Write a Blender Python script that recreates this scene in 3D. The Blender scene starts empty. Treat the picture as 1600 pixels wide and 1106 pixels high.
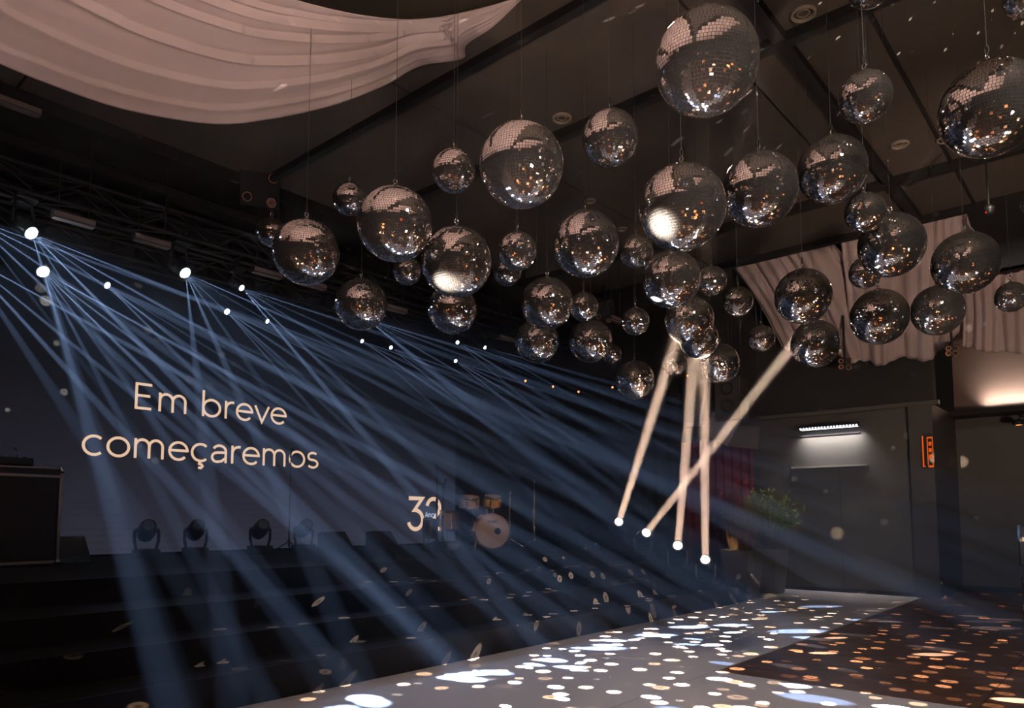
import bpy, bmesh, math, random
from mathutils import Vector, Matrix
S = bpy.context.scene
COL = S.collection
random.seed(11)
# ------------------------------------------------------------------ camera
F = 1142.0; CX, CY = 800.0, 715.0; H = 1.37          # focal length and principal point in photo pixels, eye height
YAW = math.radians(40.9); PIT = math.atan(94 / F)
cam = bpy.data.cameras.new('camera'); co = bpy.data.objects.new('camera', cam); COL.objects.link(co)
cam.sensor_width = 36; cam.lens = F / 1600 * 36; cam.shift_y = (CY - 553) / 1600; cam.clip_end = 100
co.location = (0, 0, H); co.rotation_euler = (math.pi / 2 + PIT, 0, YAW); S.camera = co
# ------------------------------------------------------------------ world, view
w = bpy.data.worlds.new('world'); S.world = w; w.use_nodes = True
w.node_tree.nodes['Background'].inputs[0].default_value = (.02, .015, .012, 1)
w.node_tree.nodes['Background'].inputs[1].default_value = .3
S.view_settings.view_transform = 'Standard'; S.view_settings.look = 'None'
S.view_settings.exposure = 0.0; S.view_settings.gamma = 1.0; S.view_settings.use_curve_mapping = False
cy = S.cycles
cy.volume_bounces = 0; cy.max_bounces = 6; cy.glossy_bounces = 4; cy.diffuse_bounces = 3; cy.transparent_max_bounces = 12
cy.caustics_reflective = False; cy.caustics_refractive = False
cy.sample_clamp_indirect = 0; cy.sample_clamp_direct = 0
cy.use_denoising = True
RC = co.rotation_euler.to_matrix(); EYE = Vector((0, 0, H))
def ray(u, v): return RC @ Vector(((u - CX) / F, -(v - CY) / F, -1))
def onX(u, v, X): d = ray(u, v); return EYE + d * (X / d.x)
def onY(u, v, Y): d = ray(u, v); return EYE + d * (Y / d.y)
def onZ(u, v, Z): d = ray(u, v); return EYE + d * ((Z - H) / d.z)
def onT(u, v, t): return EYE + ray(u, v) * t
def aim(o, tgt): o.rotation_euler = (Vector(tgt) - o.location).to_track_quat('-Z', 'Y').to_euler()

def lamp(name, kind, loc, tgt, energy, color, size=None, blend=.5, radius=.03, vol=1.0, **kw):
    l = bpy.data.lights.new(name, kind); l.energy = energy; l.color = color
    if kind == 'SPOT': l.spot_size = math.radians(size); l.spot_blend = blend; l.shadow_soft_size = radius
    if kind == 'POINT': l.shadow_soft_size = radius
    if kind == 'AREA': l.shape = kw.pop('shape'); l.size = size
    for k, v in kw.items(): setattr(l, k, v)
    o = bpy.data.objects.new(name, l); o.location = loc; COL.objects.link(o); o.visible_volume_scatter = vol >= .5
    if tgt is not None: aim(o, tgt)
    return o
def gobo(o, scale, r0, ring, keep, col2=None, planar=False, falloff=0.0, seed=0.0, stretch=None):
    """a lamp that throws a field of spots (standing in for what mirror balls and beam fixtures throw round a room)"""
    l = o.data; l.use_nodes = True; nt = l.node_tree; N = nt.nodes; L = nt.links
    em = N.get('Emission') or N.new('ShaderNodeEmission')
    tc = N.new('ShaderNodeTexCoord')
    def M(op, a, b=None, c=None):
        m = N.new('ShaderNodeMath'); m.operation = op
        for i, x in enumerate((a, b, c)):
            if x is None: continue
            if hasattr(x, 'links'): L.new(x, m.inputs[i])
            else: m.inputs[i].default_value = x
        return m.outputs[0]
    vec = tc.outputs['Normal']
    vo = N.new('ShaderNodeTexVoronoi'); vo.feature = 'F1'
    sep = N.new('ShaderNodeSeparateXYZ'); L.new(vec, sep.inputs[0])
    if planar:
        x = M('DIVIDE', sep.outputs[0], sep.outputs[2]); y = M('DIVIDE', sep.outputs[1], sep.outputs[2])
        cb = N.new('ShaderNodeCombineXYZ'); L.new(x, cb.inputs[0]); L.new(y, cb.inputs[1]); cb.inputs[2].default_value = 0
        vo.voronoi_dimensions = '2D'; src = cb.outputs[0]
        rad = M('SQRT', M('ADD', M('MULTIPLY', x, x), M('MULTIPLY', y, y)))
    else:
        src = vec; rad = None
    mp = N.new('ShaderNodeVectorMath'); mp.operation = 'ADD'; L.new(src, mp.inputs[0]); mp.inputs[1].default_value = (seed, seed * .7, seed * 1.3)
    last = mp.outputs[0]
    if stretch:
        sm = N.new('ShaderNodeVectorMath'); sm.operation = 'MULTIPLY'; L.new(last, sm.inputs[0]); sm.inputs[1].default_value = stretch; last = sm.outputs[0]
    L.new(last, vo.inputs['Vector']); vo.inputs['Scale'].default_value = scale; vo.inputs['Randomness'].default_value = 1
    d = vo.outputs['Distance']
    rnd = N.new('ShaderNodeSeparateColor'); L.new(vo.outputs['Color'], rnd.inputs[0])
    # spot disc, softened edge, darker core
    rr = M('MULTIPLY', r0, M('ADD', .7, M('MULTIPLY', rnd.outputs[1], .5)))
    disc = M('SUBTRACT', 1.0, M('SMOOTH_MIN', 1.0, 1.0, 0.0)) if False else None
    mr = N.new('ShaderNodeMapRange'); mr.interpolation_type = 'SMOOTHSTEP'
    L.new(M('DIVIDE', d, rr), mr.inputs[0]); mr.inputs[1].default_value = .75; mr.inputs[2].default_value = 1.0; mr.inputs[3].default_value = 1; mr.inputs[4].default_value = 0
    mc = N.new('ShaderNodeMapRange'); mc.interpolation_type = 'SMOOTHSTEP'
    L.new(M('DIVIDE', d, rr), mc.inputs[0]); mc.inputs[1].default_value = .1; mc.inputs[2].default_value = .5; mc.inputs[3].default_value = 1 - ring; mc.inputs[4].default_value = 1
    v = M('MULTIPLY', mr.outputs[0], mc.outputs[0])
    thr = keep if rad is None or falloff == 0 else M('SUBTRACT', keep, M('MULTIPLY', rad, falloff))
    on = M('LESS_THAN', rnd.outputs[0], thr)
    amp = M('ADD', .25, M('MULTIPLY', M('POWER', rnd.outputs[2], 1.5), 1.1))
    v = M('MULTIPLY', M('MULTIPLY', v, on), amp)
    L.new(v, em.inputs['Strength'])
    if col2:
        mx = N.new('ShaderNodeMix'); mx.data_type = 'RGBA'; L.new(rnd.outputs[2], mx.inputs[0]); mx.inputs[6].default_value = (1, 1, 1, 1); mx.inputs[7].default_value = (*col2, 1)
        L.new(mx.outputs[2], em.inputs['Color'])
    return o
# ---- added unseen lamps: spot throwers standing in for ball reflections, then soft fills
WARM = (1.0, .72, .56)
FLOOR_SPOTS = gobo(lamp('mirror_spot_standin', 'SPOT', (-3.45, 7.3, 3.0), (-3.45, 7.3, 0), 11500, (1, .78, .62), size=158, blend=.05, radius=.0, vol=0), 9.4, .20, .7, .86, planar=True, falloff=.36, seed=3.1)  # added lamp in place of the dots mirror balls reflect onto the floor
for kk, (ax_, ay_) in enumerate(((2.2, 9.5), (1.2, .2), (4.8, 4.0), (-1.2, -4.5), (4.2, -3.8))):
    gobo(lamp('mirror_spot_standin', 'SPOT', (ax_, ay_, 3.0), (ax_, ay_, 0), 25000, (1, .68, .42), size=140, blend=.05, radius=.0, vol=0), 6.6, .165, .65, .55, planar=True, falloff=.12, seed=9.3 + kk * 3.7)  # more added dot lamps, so the ball facets find bright floor to mirror
SLANT_SPOTS = gobo(lamp('slanting_spot_standin', 'SPOT', (-6.3, 4.4, 3.05), (-.8, 6.6, 0), 210000, (.84, .89, 1.0), size=68, blend=.1, radius=0, vol=0), 10.5, .15, .0, .34, planar=True, seed=7.7)  # added lamp for the long cool spots across the floor
WALL_SPOTS = gobo(lamp('wall_spot_standin', 'SPOT', (-2.9, 6.4, 2.2), (-3.0, 14.3, .8), 5000, (1, .74, .52), size=64, blend=.3, radius=0, vol=0), 10.0, .20, .85, .45, seed=1.9)  # added lamp for the ring spots on the far wall
cs = onZ(1646, -260, 6)
CEIL_SPOTS = gobo(lamp('ceiling_spot_standin', 'POINT', (cs.x, cs.y, 5.1), None, 2500, (1, .93, .84), radius=0, vol=0), 34, .20, .0, .40, seed=5.2)  # added lamp in place of ball reflections streaking the ceiling
lamp('drape_fill_left', 'SPOT', (.8, -1.6, .6), (-4.8, 3.4, 5.4), 560, (1, .74, .66), size=54, blend=.9, radius=.1, vol=.25)  # added fill that brightens the upper left canopy
lamp('drape_fill_right', 'SPOT', (2.5, 4.5, .7), (-2.2, 13.4, 5.2), 1500, (1, .74, .64), size=52, blend=.8, radius=.1, vol=.25)  # added fill for the far drapes
lamp('ceiling_fill', 'SPOT', (3.2, 1.0, .8), (-3.5, 8.5, 6), 1050, (1, .78, .60), size=85, blend=1, radius=.15, vol=.25)  # added fill, lifts the ceiling tone
lamp('wall_fill_warm', 'SPOT', (-.5, 8.6, 5.4), (-2.6, 14.6, .9), 330, (1, .84, .66), size=56, blend=1, radius=.1, vol=0)  # added fill to brighten and warm the olive wall
lamp('canopy_fill', 'SPOT', (-1.5, 1.0, .3), (-1.6, .4, 6), 1200, (1, .76, .68), size=115, blend=.8, radius=.1, vol=.25)  # added fill on the canopies that the balls mirror
lamp('drape_fill_mid', 'SPOT', (3.5, 2.5, .5), (-4.5, 1.5, 5.6), 380, (1, .76, .68), size=60, blend=.8, radius=.1, vol=.25)  # second added fill on the drapery
lamp('floor_fill', 'SPOT', (1.5, 2.6, 5.6), (-4.0, 7.5, 0), 1150, (1, .84, .76), size=80, blend=1, radius=.12, vol=.2)  # added soft fill over the white floor
lamp('floor_fill_blue', 'SPOT', (-6.5, 1.0, 5.0), (-2.8, 5.2, 0), 260, (.72, .78, 1.0), size=62, blend=1, radius=.12, vol=.1)  # added cool fill on the near floor

# ------------------------------------------------------------------ materials
MT = {}
def mat(n, c, r=.8, metal=0.0, emit=None, es=1.0, noise=0.0, nscale=6.0, bump=0.0, spec=.5):
    if n in MT: return MT[n]
    m = bpy.data.materials.new(n); m.use_nodes = True; nt = m.node_tree; b = nt.nodes['Principled BSDF']
    b.inputs['Base Color'].default_value = (*c, 1); b.inputs['Roughness'].default_value = r; b.inputs['Metallic'].default_value = metal
    b.inputs['Specular IOR Level'].default_value = spec
    if emit: m.cycles.emission_sampling = 'NONE'; b.inputs['Emission Color'].default_value = (*emit, 1); b.inputs['Emission Strength'].default_value = es
    if noise:
        tc = nt.nodes.new('ShaderNodeTexCoord'); nz = nt.nodes.new('ShaderNodeTexNoise'); nz.inputs['Scale'].default_value = nscale; nz.inputs['Detail'].default_value = 5
        nt.links.new(tc.outputs['Object'], nz.inputs['Vector'])
        cr = nt.nodes.new('ShaderNodeValToRGB'); cr.color_ramp.elements[0].color = (*[x * (1 - noise) for x in c], 1); cr.color_ramp.elements[1].color = (*[min(1, x * (1 + noise)) for x in c], 1)
        cr.color_ramp.elements[0].position = .3; cr.color_ramp.elements[1].position = .7
        nt.links.new(nz.outputs['Fac'], cr.inputs[0]); nt.links.new(cr.outputs[0], b.inputs['Base Color'])
        if bump:
            bp = nt.nodes.new('ShaderNodeBump'); bp.inputs['Strength'].default_value = bump; bp.inputs['Distance'].default_value = .01
            nt.links.new(nz.outputs['Fac'], bp.inputs['Height']); nt.links.new(bp.outputs[0], b.inputs['Normal'])
    MT[n] = m; return m
m_ceil = mat('ceiling_paint', (.085, .066, .050), .85, noise=.12, nscale=1.2)
m_ceilb = mat('ceiling_stage_black', (.02, .016, .014), .9, noise=.1)
m_beam = mat('beam_black', (.010, .008, .007), .8, noise=.2)
m_wall = mat('wall_olive_grey', (.075, .066, .052), .45, noise=.1, nscale=1.5)
m_wallk = mat('wall_dark', (.022, .018, .016), .8, noise=.1)
m_black = mat('black_carpet', (.013, .011, .010), .95, noise=.25, nscale=40, bump=.2, spec=.12)
m_blackp = mat('black_plastic', (.012, .012, .013), .4)
m_chrome = mat('chrome', (.75, .72, .70), .18, 1.0)
m_alu = mat('aluminium_edge', (.50, .40, .34), .38, .8)
m_white = mat('white_floor_laminate', (.50, .455, .43), .42, noise=.04, nscale=2)
m_leaf = mat('leaf_green', (.16, .24, .05), .45, noise=.5, nscale=9)
m_leafd = mat('grass_brown', (.20, .12, .05), .6, noise=.4, nscale=9)
m_stem = mat('stem_brown', (.10, .07, .04), .7)
m_pot = mat('planter_grey', (.14, .125, .115), .55, noise=.15, nscale=4)
m_amber = mat('amber_lacquer', (.55, .27, .08), .28, noise=.15, nscale=5)
m_head = mat('drum_head', (.62, .42, .34), .5)
m_red = mat('red_curtain', (.16, .018, .022), .85)
m_lav = mat('grey_board', (.23, .21, .23), .6)
m_glass = mat('lens_glass', (.1, .1, .1), .05)
m_copper = mat('blinder_reflector', (.80, .46, .32), .5, .5)
m_lampring = mat('downlight_ring', (.30, .24, .18), .5)
m_text = mat('screen_text_peach', (0, 0, 0), 1, emit=(1.0, .67, .44), es=.95)
m_textw = mat('screen_text_white', (0, 0, 0), 1, emit=(.62, .66, .9), es=.9)
m_lensb = mat('lit_lens_cool', (0, 0, 0), 1, emit=(.75, .86, 1.0), es=60)
m_lensd = mat('lit_lens_cool_far', (0, 0, 0), 1, emit=(.75, .86, 1.0), es=9)
m_lensw = mat('lit_lens_warm', (0, 0, 0), 1, emit=(1.0, .83, .72), es=3)
m_orange = mat('orange_sign_light', (0, 0, 0), 1, emit=(1.0, .14, .012), es=.85)
m_led = mat('wash_led', (0, 0, 0), 1, emit=(.8, .85, 1.0), es=5)
m_amberled = mat('amber_led', (0, 0, 0), 1, emit=(1.0, .32, .10), es=3.0)
m_redled = mat('red_led', (0, 0, 0), 1, emit=(1.0, .02, .01), es=2.0)
m_blueled = mat('blue_led', (0, 0, 0), 1, emit=(.02, .2, 1.0), es=2.0)
def wood():
    m = mat('dance_floor_wood', (.05, .028, .019), .30); nt = m.node_tree; b = nt.nodes['Principled BSDF']
    tc = nt.nodes.new('ShaderNodeTexCoord'); mp = nt.nodes.new('ShaderNodeMapping'); mp.inputs['Scale'].default_value = (1.2, 14, 14)
    oi = nt.nodes.new('ShaderNodeObjectInfo'); ad = nt.nodes.new('ShaderNodeVectorMath'); ad.operation = 'ADD'
    nt.links.new(tc.outputs['Object'], ad.inputs[0]); nt.links.new(oi.outputs['Location'], ad.inputs[1]); nt.links.new(ad.outputs[0], mp.inputs[0])
    nz = nt.nodes.new('ShaderNodeTexNoise'); nz.inputs['Scale'].default_value = 2.2; nz.inputs['Detail'].default_value = 6; nt.links.new(mp.outputs[0], nz.inputs['Vector'])
    cr = nt.nodes.new('ShaderNodeValToRGB'); cr.color_ramp.elements[0].position = .3; cr.color_ramp.elements[1].position = .7
    cr.color_ramp.elements[0].color = (.060, .026, .012, 1); cr.color_ramp.elements[1].color = (.120, .056, .028, 1)
    nt.links.new(nz.outputs['Fac'], cr.inputs[0])
    hv = nt.nodes.new('ShaderNodeHueSaturation'); mr = nt.nodes.new('ShaderNodeMapRange'); mr.inputs[3].default_value = .8; mr.inputs[4].default_value = 1.2
    nt.links.new(oi.outputs['Random'], mr.inputs[0]); nt.links.new(mr.outputs[0], hv.inputs['Value']); nt.links.new(cr.outputs[0], hv.inputs['Color'])
    nt.links.new(hv.outputs[0], b.inputs['Base Color']); return m
m_wood = wood()
def fabric(n, c, tr=.25):
    m = bpy.data.materials.new(n); m.use_nodes = True; nt = m.node_tree; nt.nodes.clear()
    o = nt.nodes.new('ShaderNodeOutputMaterial'); d = nt.nodes.new('ShaderNodeBsdfDiffuse'); t = nt.nodes.new('ShaderNodeBsdfTranslucent'); mx = nt.nodes.new('ShaderNodeMixShader')
    tc = nt.nodes.new('ShaderNodeTexCoord'); nz = nt.nodes.new('ShaderNodeTexNoise'); nz.inputs['Scale'].default_value = 3; nz.inputs['Detail'].default_value = 4
    cr = nt.nodes.new('ShaderNodeValToRGB'); cr.color_ramp.elements[0].color = (*[x * .88 for x in c], 1); cr.color_ramp.elements[1].color = (*c, 1)
    nt.links.new(tc.outputs['Object'], nz.inputs['Vector']); nt.links.new(nz.outputs['Fac'], cr.inputs[0])
    for s in (d, t): nt.links.new(cr.outputs[0], s.inputs['Color'])
    mx.inputs[0].default_value = tr; nt.links.new(d.outputs[0], mx.inputs[1]); nt.links.new(t.outputs[0], mx.inputs[2]); nt.links.new(mx.outputs[0], o.inputs['Surface'])
    return m
m_fab = fabric('blush_voile', (.66, .52, .475))
def mirror():
    m = bpy.data.materials.new('mirror_tile'); m.use_nodes = True; nt = m.node_tree; b = nt.nodes['Principled BSDF']
    b.inputs['Base Color'].default_value = (.90, .87, .84, 1); b.inputs['Metallic'].default_value = .975; b.inputs['Roughness'].default_value = .012
    return m
m_mirror = mirror()
m_core = mat('ball_core', (.035, .03, .027), .6)

# ------------------------------------------------------------------ mesh helpers
def mesh(n, vs, fs, m, smooth=False):
    me = bpy.data.meshes.new(n); me.from_pydata([tuple(v) for v in vs], [], fs)
    me.materials.append(m)
    if smooth: me.polygons.foreach_set('use_smooth', [True] * len(me.polygons))
    me.update(); return me
def link(n, me, par=None, loc=None, rot=None):
    o = bpy.data.objects.new(n, me); COL.objects.link(o)
    if par is not None: o.parent = par
    if loc is not None: o.location = loc
    if rot is not None: o.rotation_euler = rot
    return o
def tag(o, label, cat, group=None):
    o['label'] = label; o['category'] = cat
    if group: o['group'] = group
    return o
def empty(n, loc=(0, 0, 0), rz=0): return link(n, None, None, loc, (0, 0, rz))
class G:
    """collects boxes, tubes and lathes for ONE mesh"""
    def __init__(s): s.v = []; s.f = []
    def add(s, vs, fs):
        b = len(s.v); s.v += [Vector(v) for v in vs]; s.f += [tuple(i + b for i in f) for f in fs]; return s
    def box(s, a, b, bev=0.0):
        x0, y0, z0 = a; x1, y1, z1 = b
        if bev <= 0:
            return s.add([(x, y, z) for x in (x0, x1) for y in (y0, y1) for z in (z0, z1)], [(0, 1, 3, 2), (4, 6, 7, 5), (0, 4, 5, 1), (2, 3, 7, 6), (0, 2, 6, 4), (1, 5, 7, 3)])
        bm = bmesh.new(); bmesh.ops.create_cube(bm, size=1)
        for v in bm.verts: v.co = Vector(((x0 + x1) / 2 + v.co.x * (x1 - x0), (y0 + y1) / 2 + v.co.y * (y1 - y0), (z0 + z1) / 2 + v.co.z * (z1 - z0)))
        bmesh.ops.bevel(bm, geom=bm.edges[:], offset=bev, segments=2, affect='EDGES', profile=.5)
        bm.verts.index_update(); s.add([v.co.copy() for v in bm.verts], [[v.index for v in f.verts] for f in bm.faces]); bm.free(); return s
    def tube(s, pts, r, n=8, cap=True):
        pts = [Vector(p) for p in pts]; rs = r if isinstance(r, (list, tuple)) else [r] * len(pts); rings = []
        up = None; vs = []; fs = []
        for i, p in enumerate(pts):
            d = (pts[min(i + 1, len(pts) - 1)] - pts[max(i - 1, 0)]).normalized()
            if up is None: up = Vector((0, 0, 1)) if abs(d.z) < .9 else Vector((1, 0, 0))
            a = d.cross(up).normalized(); b = d.cross(a).normalized(); up = -b if False else up
            for k in range(n):
                t = 2 * math.pi * k / n; vs.append(p + (a * math.cos(t) + b * math.sin(t)) * rs[i])
        for i in range(len(pts) - 1):
            for k in range(n):
                fs.append((i * n + k, i * n + (k + 1) % n, (i + 1) * n + (k + 1) % n, (i + 1) * n + k))
        if cap: fs.append(tuple(range(n))[::-1]); fs.append(tuple((len(pts) - 1) * n + k for k in range(n)))
        return s.add(vs, fs)
    def lathe(s, prof, n=24, M=None):
        vs = []; fs = []
        for r, z in prof:
            for k in range(n):
                t = 2 * math.pi * k / n; p = Vector((r * math.cos(t), r * math.sin(t), z)); vs.append(M @ p if M is not None else p)
        for i in range(len(prof) - 1):
            for k in range(n): fs.append((i * n + k, i * n + (k + 1) % n, (i + 1) * n + (k + 1) % n, (i + 1) * n + k))
        return s.add(vs, fs)
    def torus(s, c, R, r, axis='Z', n=20, k=6, sx=1, sy=1):
        vs = []; fs = []
        for i in range(n):
            a = 2 * math.pi * i / n
            for j in range(k):
                b = 2 * math.pi * j / k; q = Vector(((R * sx + r * math.cos(b)) * math.cos(a), (R * sy + r * math.cos(b)) * math.sin(a), r * math.sin(b)))
                if axis == 'X': q = Vector((q.z, q.x, q.y))
                if axis == 'Y': q = Vector((q.x, q.z, q.y))
                vs.append(Vector(c) + q)
        for i in range(n):
            for j in range(k): fs.append((i * k + j, ((i + 1) % n) * k + j, ((i + 1) % n) * k + (j + 1) % k, i * k + (j + 1) % k))
        return s.add(vs, fs)
    def build(s, n, m, par=None, smooth=False, loc=None): return link(n, mesh(n, s.v, s.f, m, smooth), par, loc)
def struct(n, a, b, m, par=None):
    o = G().box(a, b).build(n, m, par); o['kind'] = 'structure'; return o

# ------------------------------------------------------------------ room shell
XS = [-5.05, -5.52, -6.05, -6.8]; ZS = [.25, .45, .65, .85]      # stair noses of the stage
YE = 11.75; YW = 14.3; CH = 6.0
fl = struct('floor', (-11.4, -8.2, -.12), (8.2, 16.6, -.03), m_black)
def plank_mesh(L, W):
    return mesh('plank', [(-L / 2, -W / 2, -.028), (L / 2, -W / 2, -.028), (L / 2, W / 2, -.028), (-L / 2, W / 2, -.028), (-L / 2 + .002, -W / 2 + .002, 0), (L / 2 - .002, -W / 2 + .002, 0), (L / 2 - .002, W / 2 - .002, 0), (-L / 2 + .002, W / 2 - .002, 0)],
                [(4, 5, 6, 7), (0, 1, 5, 4), (1, 2, 6, 5), (2, 3, 7, 6), (3, 0, 4, 7)], m_wood)
pm = plank_mesh(1.996, .296)
k = 0
for (y0, y1) in ((6.25, 16.1),):
    y = y0 + .15
    while y < y1:
        x = -2.995 + 1 + (0 if k % 2 else -0.0)
        for j in range(5 if y < 14 else 4):
            o = link('plank', pm, fl, (x + j * 2.0, y, 0))
        y += .3; k += 1
far = G().box((-2.99, -8, -.03), (7.9, 4.5, 0)).build('wooden_deck', m_wood, fl)     # dance floor nearer than the white cross band
def sheet(x0, x1, y0, y1):
    G().box((x0 + .004, y0 + .004, -.03), (x1 - .004, y1 - .004, .004), .002).build('white_floor_sheet', m_white, fl)
for (y0, y1) in ((-8, -3), (-3, 1.5), (1.5, 6.25), (6.25, 10.3), (10.3, 14.3)): sheet(-5.05, -3.0, y0, y1)
sheet(-7.5, -5.05, 11.75, 14.3)
for (x0, x1) in ((-3.0, .8), (.8, 4.4), (4.4, 7.9)): sheet(x0, x1, 4.5, 6.25)
# stage and its steps
st = struct('stage_platform', (-11.2, -8, 0), (XS[3], YE, ZS[3]), m_black)
for i in range(3):
    s_ = G().box((XS[i + 1], -8, 0), (XS[i], YE, ZS[i])).build('step', m_black, st); s_['kind'] = 'structure'
m_nose = mat('step_nosing', (.013, .011, .010), .7, spec=.2)
for i in range(4): G().box((XS[i] - .03, -7.9, ZS[i]), (XS[i] + .006, YE, ZS[i] + .006)).build('nosing', m_nose, st)
# walls
struct('wall_left', (-11.5, -8.2, 0), (-11.2, 16.6, CH + .5), m_wallk)
struct('wall_right', (8, -8.2, 0), (8.2, 16.6, CH), m_wallk)
struct('wall_near', (-11.5, -8.4, 0), (8.2, -8.2, CH), m_wallk)
xc = onY(1428, 800, YW).x; xd = onY(1466, 800, YW).x
wb = struct('wall_back', (-11.2, YW, 3.38), (xd, YW + .3, CH), m_wallk)
struct('wall_back_lower', (-7.6, YW, 0), (xc, YW + .25, 3.34), m_wall)
struct('trim_1', (-7.6, YW - .10, 3.32), (xd + .1, YW + .02, 3.40), m_wall)
pil = struct('wall_pillar', (xc, YW - .12, 0), (xd, 16.2, 3.34), mat('pillar_dark', (.05, .042, .036), .5))
wr = struct('wall_recess', (xd, 16.2, 0), (8.0, 16.4, 3.36), m_wall)
wr2 = struct('wall_recess_upper', (xd - .0, 16.2, 3.36), (8.0, 16.4, CH), mat('wall_brown', (.17, .105, .075), .6, noise=.1, nscale=1))
struct('trim_2', (xd, 15.6, 3.26), (8.0, 16.2, 3.36), m_beam)
struct('baseboard_recess', (xd, 16.12, 0), (8.0, 16.2, .10), m_beam)
struct('baseboard_back', (-5.9, YW - .03, 0), (xc, YW, .07), m_beam)
# wall joints: seams between tall wall boards
for x_ in (-5.2, -4.3): G().box((x_, YW - .004, .07), (x_ + .006, YW, 2.4)).build('joint', m_beam, wb)
# ceiling of boards between black beams
ce = struct('ceiling', (-11.5, -8.2, CH + .06), (8.2, 16.6, CH + .2), m_ceilb)
def cpan(x0, x1, y0, y1, m): G().box((x0 + .014, y0 + .014, CH), (x1 - .014, y1 - .014, CH + .06)).build('ceiling_panel', m, ce)
xs = [-9.0, -5.85, -2.93, 0.2, 3.2, 6.2, 8.0]; ys = [-8.0, -4.4, -.8, 2.2, 5.1, 6.77, 10.7, 12.4]
for i in range(len(xs) - 1):
    for j in range(len(ys) - 1): cpan(xs[i], xs[i + 1], ys[j], ys[j + 1], m_ceil)
for i in range(len(xs) - 1): cpan(xs[i], xs[i + 1], 12.4, 14.3, m_ceilb)
cpan(-11.2, -9.0, -8, 14.3, m_ceilb)
def beam(a, b, nm='ceiling_beam'): return struct(nm, a, b, m_beam)
beam((-9, 5.05, CH - .09), (8, 5.15, CH)); beam((-9, 6.71, CH - .1), (8, 6.83, CH)); beam((-9, 10.64, CH - .12), (8, 10.76, CH)); beam((-11, 12.34, CH - .1), (8, 12.46, CH))
beam((-2.48, -8, CH - .09), (-2.36, 14.3, CH)); beam((-9.12, -8, CH - .16), (-8.98, 14.3, CH)); beam((-9.8, -8, CH - .32), (-9.7, 14.3, CH - .2)); beam((-10.4, -8, CH - .42), (-10.3, 14.3, CH - .3)); beam((-1.69, 6.9, CH - .02), (-1.66, 12.4, CH))
# ------------------------------------------------------------------ haze (the real thing: a thin scattering medium filling the hall)
hz = bpy.data.materials.new('stage_haze'); hz.cycles.volume_sampling = 'EQUIANGULAR'; hz.cycles.homogeneous_volume = True; hz.use_nodes = True; nt = hz.node_tree; nt.nodes.clear()
o_ = nt.nodes.new('ShaderNodeOutputMaterial'); v_ = nt.nodes.new('ShaderNodeVolumeScatter'); v_.inputs['Density'].default_value = .02; v_.inputs['Color'].default_value = (.95, .95, .95, 1)
nt.links.new(v_.outputs[0], o_.inputs['Volume'])
hb = G().box((-11.15, -7.9, .02), (7.9, 14.28, CH - .02)).build('haze', hz); hb['kind'] = 'stuff'; tag(hb, 'thin theatrical haze filling the hall and catching the light beams', 'haze')

# ------------------------------------------------------------------ curtains
def pleats(n, p0, p1, z0, z1, m, wl=.16, amp=.05, nz=2):
    p0 = Vector(p0); p1 = Vector(p1); L = (p1 - p0).length; d = (p1 - p0) / L; nrm = Vector((-d.y, d.x)); N = int(L / wl * 8); vs = []; fs = []
    for i in range(N + 1):
        s = L * i / N; a = amp * math.sin(2 * math.pi * s / wl + .8 * math.sin(s * 3.1)); q = p0 + d * s + nrm * a
        for j in range(nz + 1): vs.append((q.x, q.y, z0 + (z1 - z0) * j / nz))
    for i in range(N):
        for j in range(nz): a = i * (nz + 1) + j; fs.append((a, a + nz + 1, a + nz + 2, a + 1))
    o = link(n, mesh(n, vs, fs, m, True)); md = o.modifiers.new('thickness', 'SOLIDIFY'); md.thickness = .004; return o
m_bc = mat('black_velvet', (.022, .018, .016), .95)
tag(pleats('black_curtain', (-11.0, -2), (-11.0, 14.2), .86, 5.9, m_bc, .35, .05), 'tall black pleated curtain behind the whole stage', 'curtain')
tag(pleats('black_curtain', (-10.9, 14.1), (-7.3, 14.1), .02, 4.6, m_bc, .30, .05), 'black pleated curtain closing the far right end of the stage', 'curtain')
tag(pleats('red_curtain', (-7.35, 13.95), (-5.8, 13.95), .03, 2.95, m_red, .17, .04), 'dark red curtain hanging behind the potted shrub', 'curtain')
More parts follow.
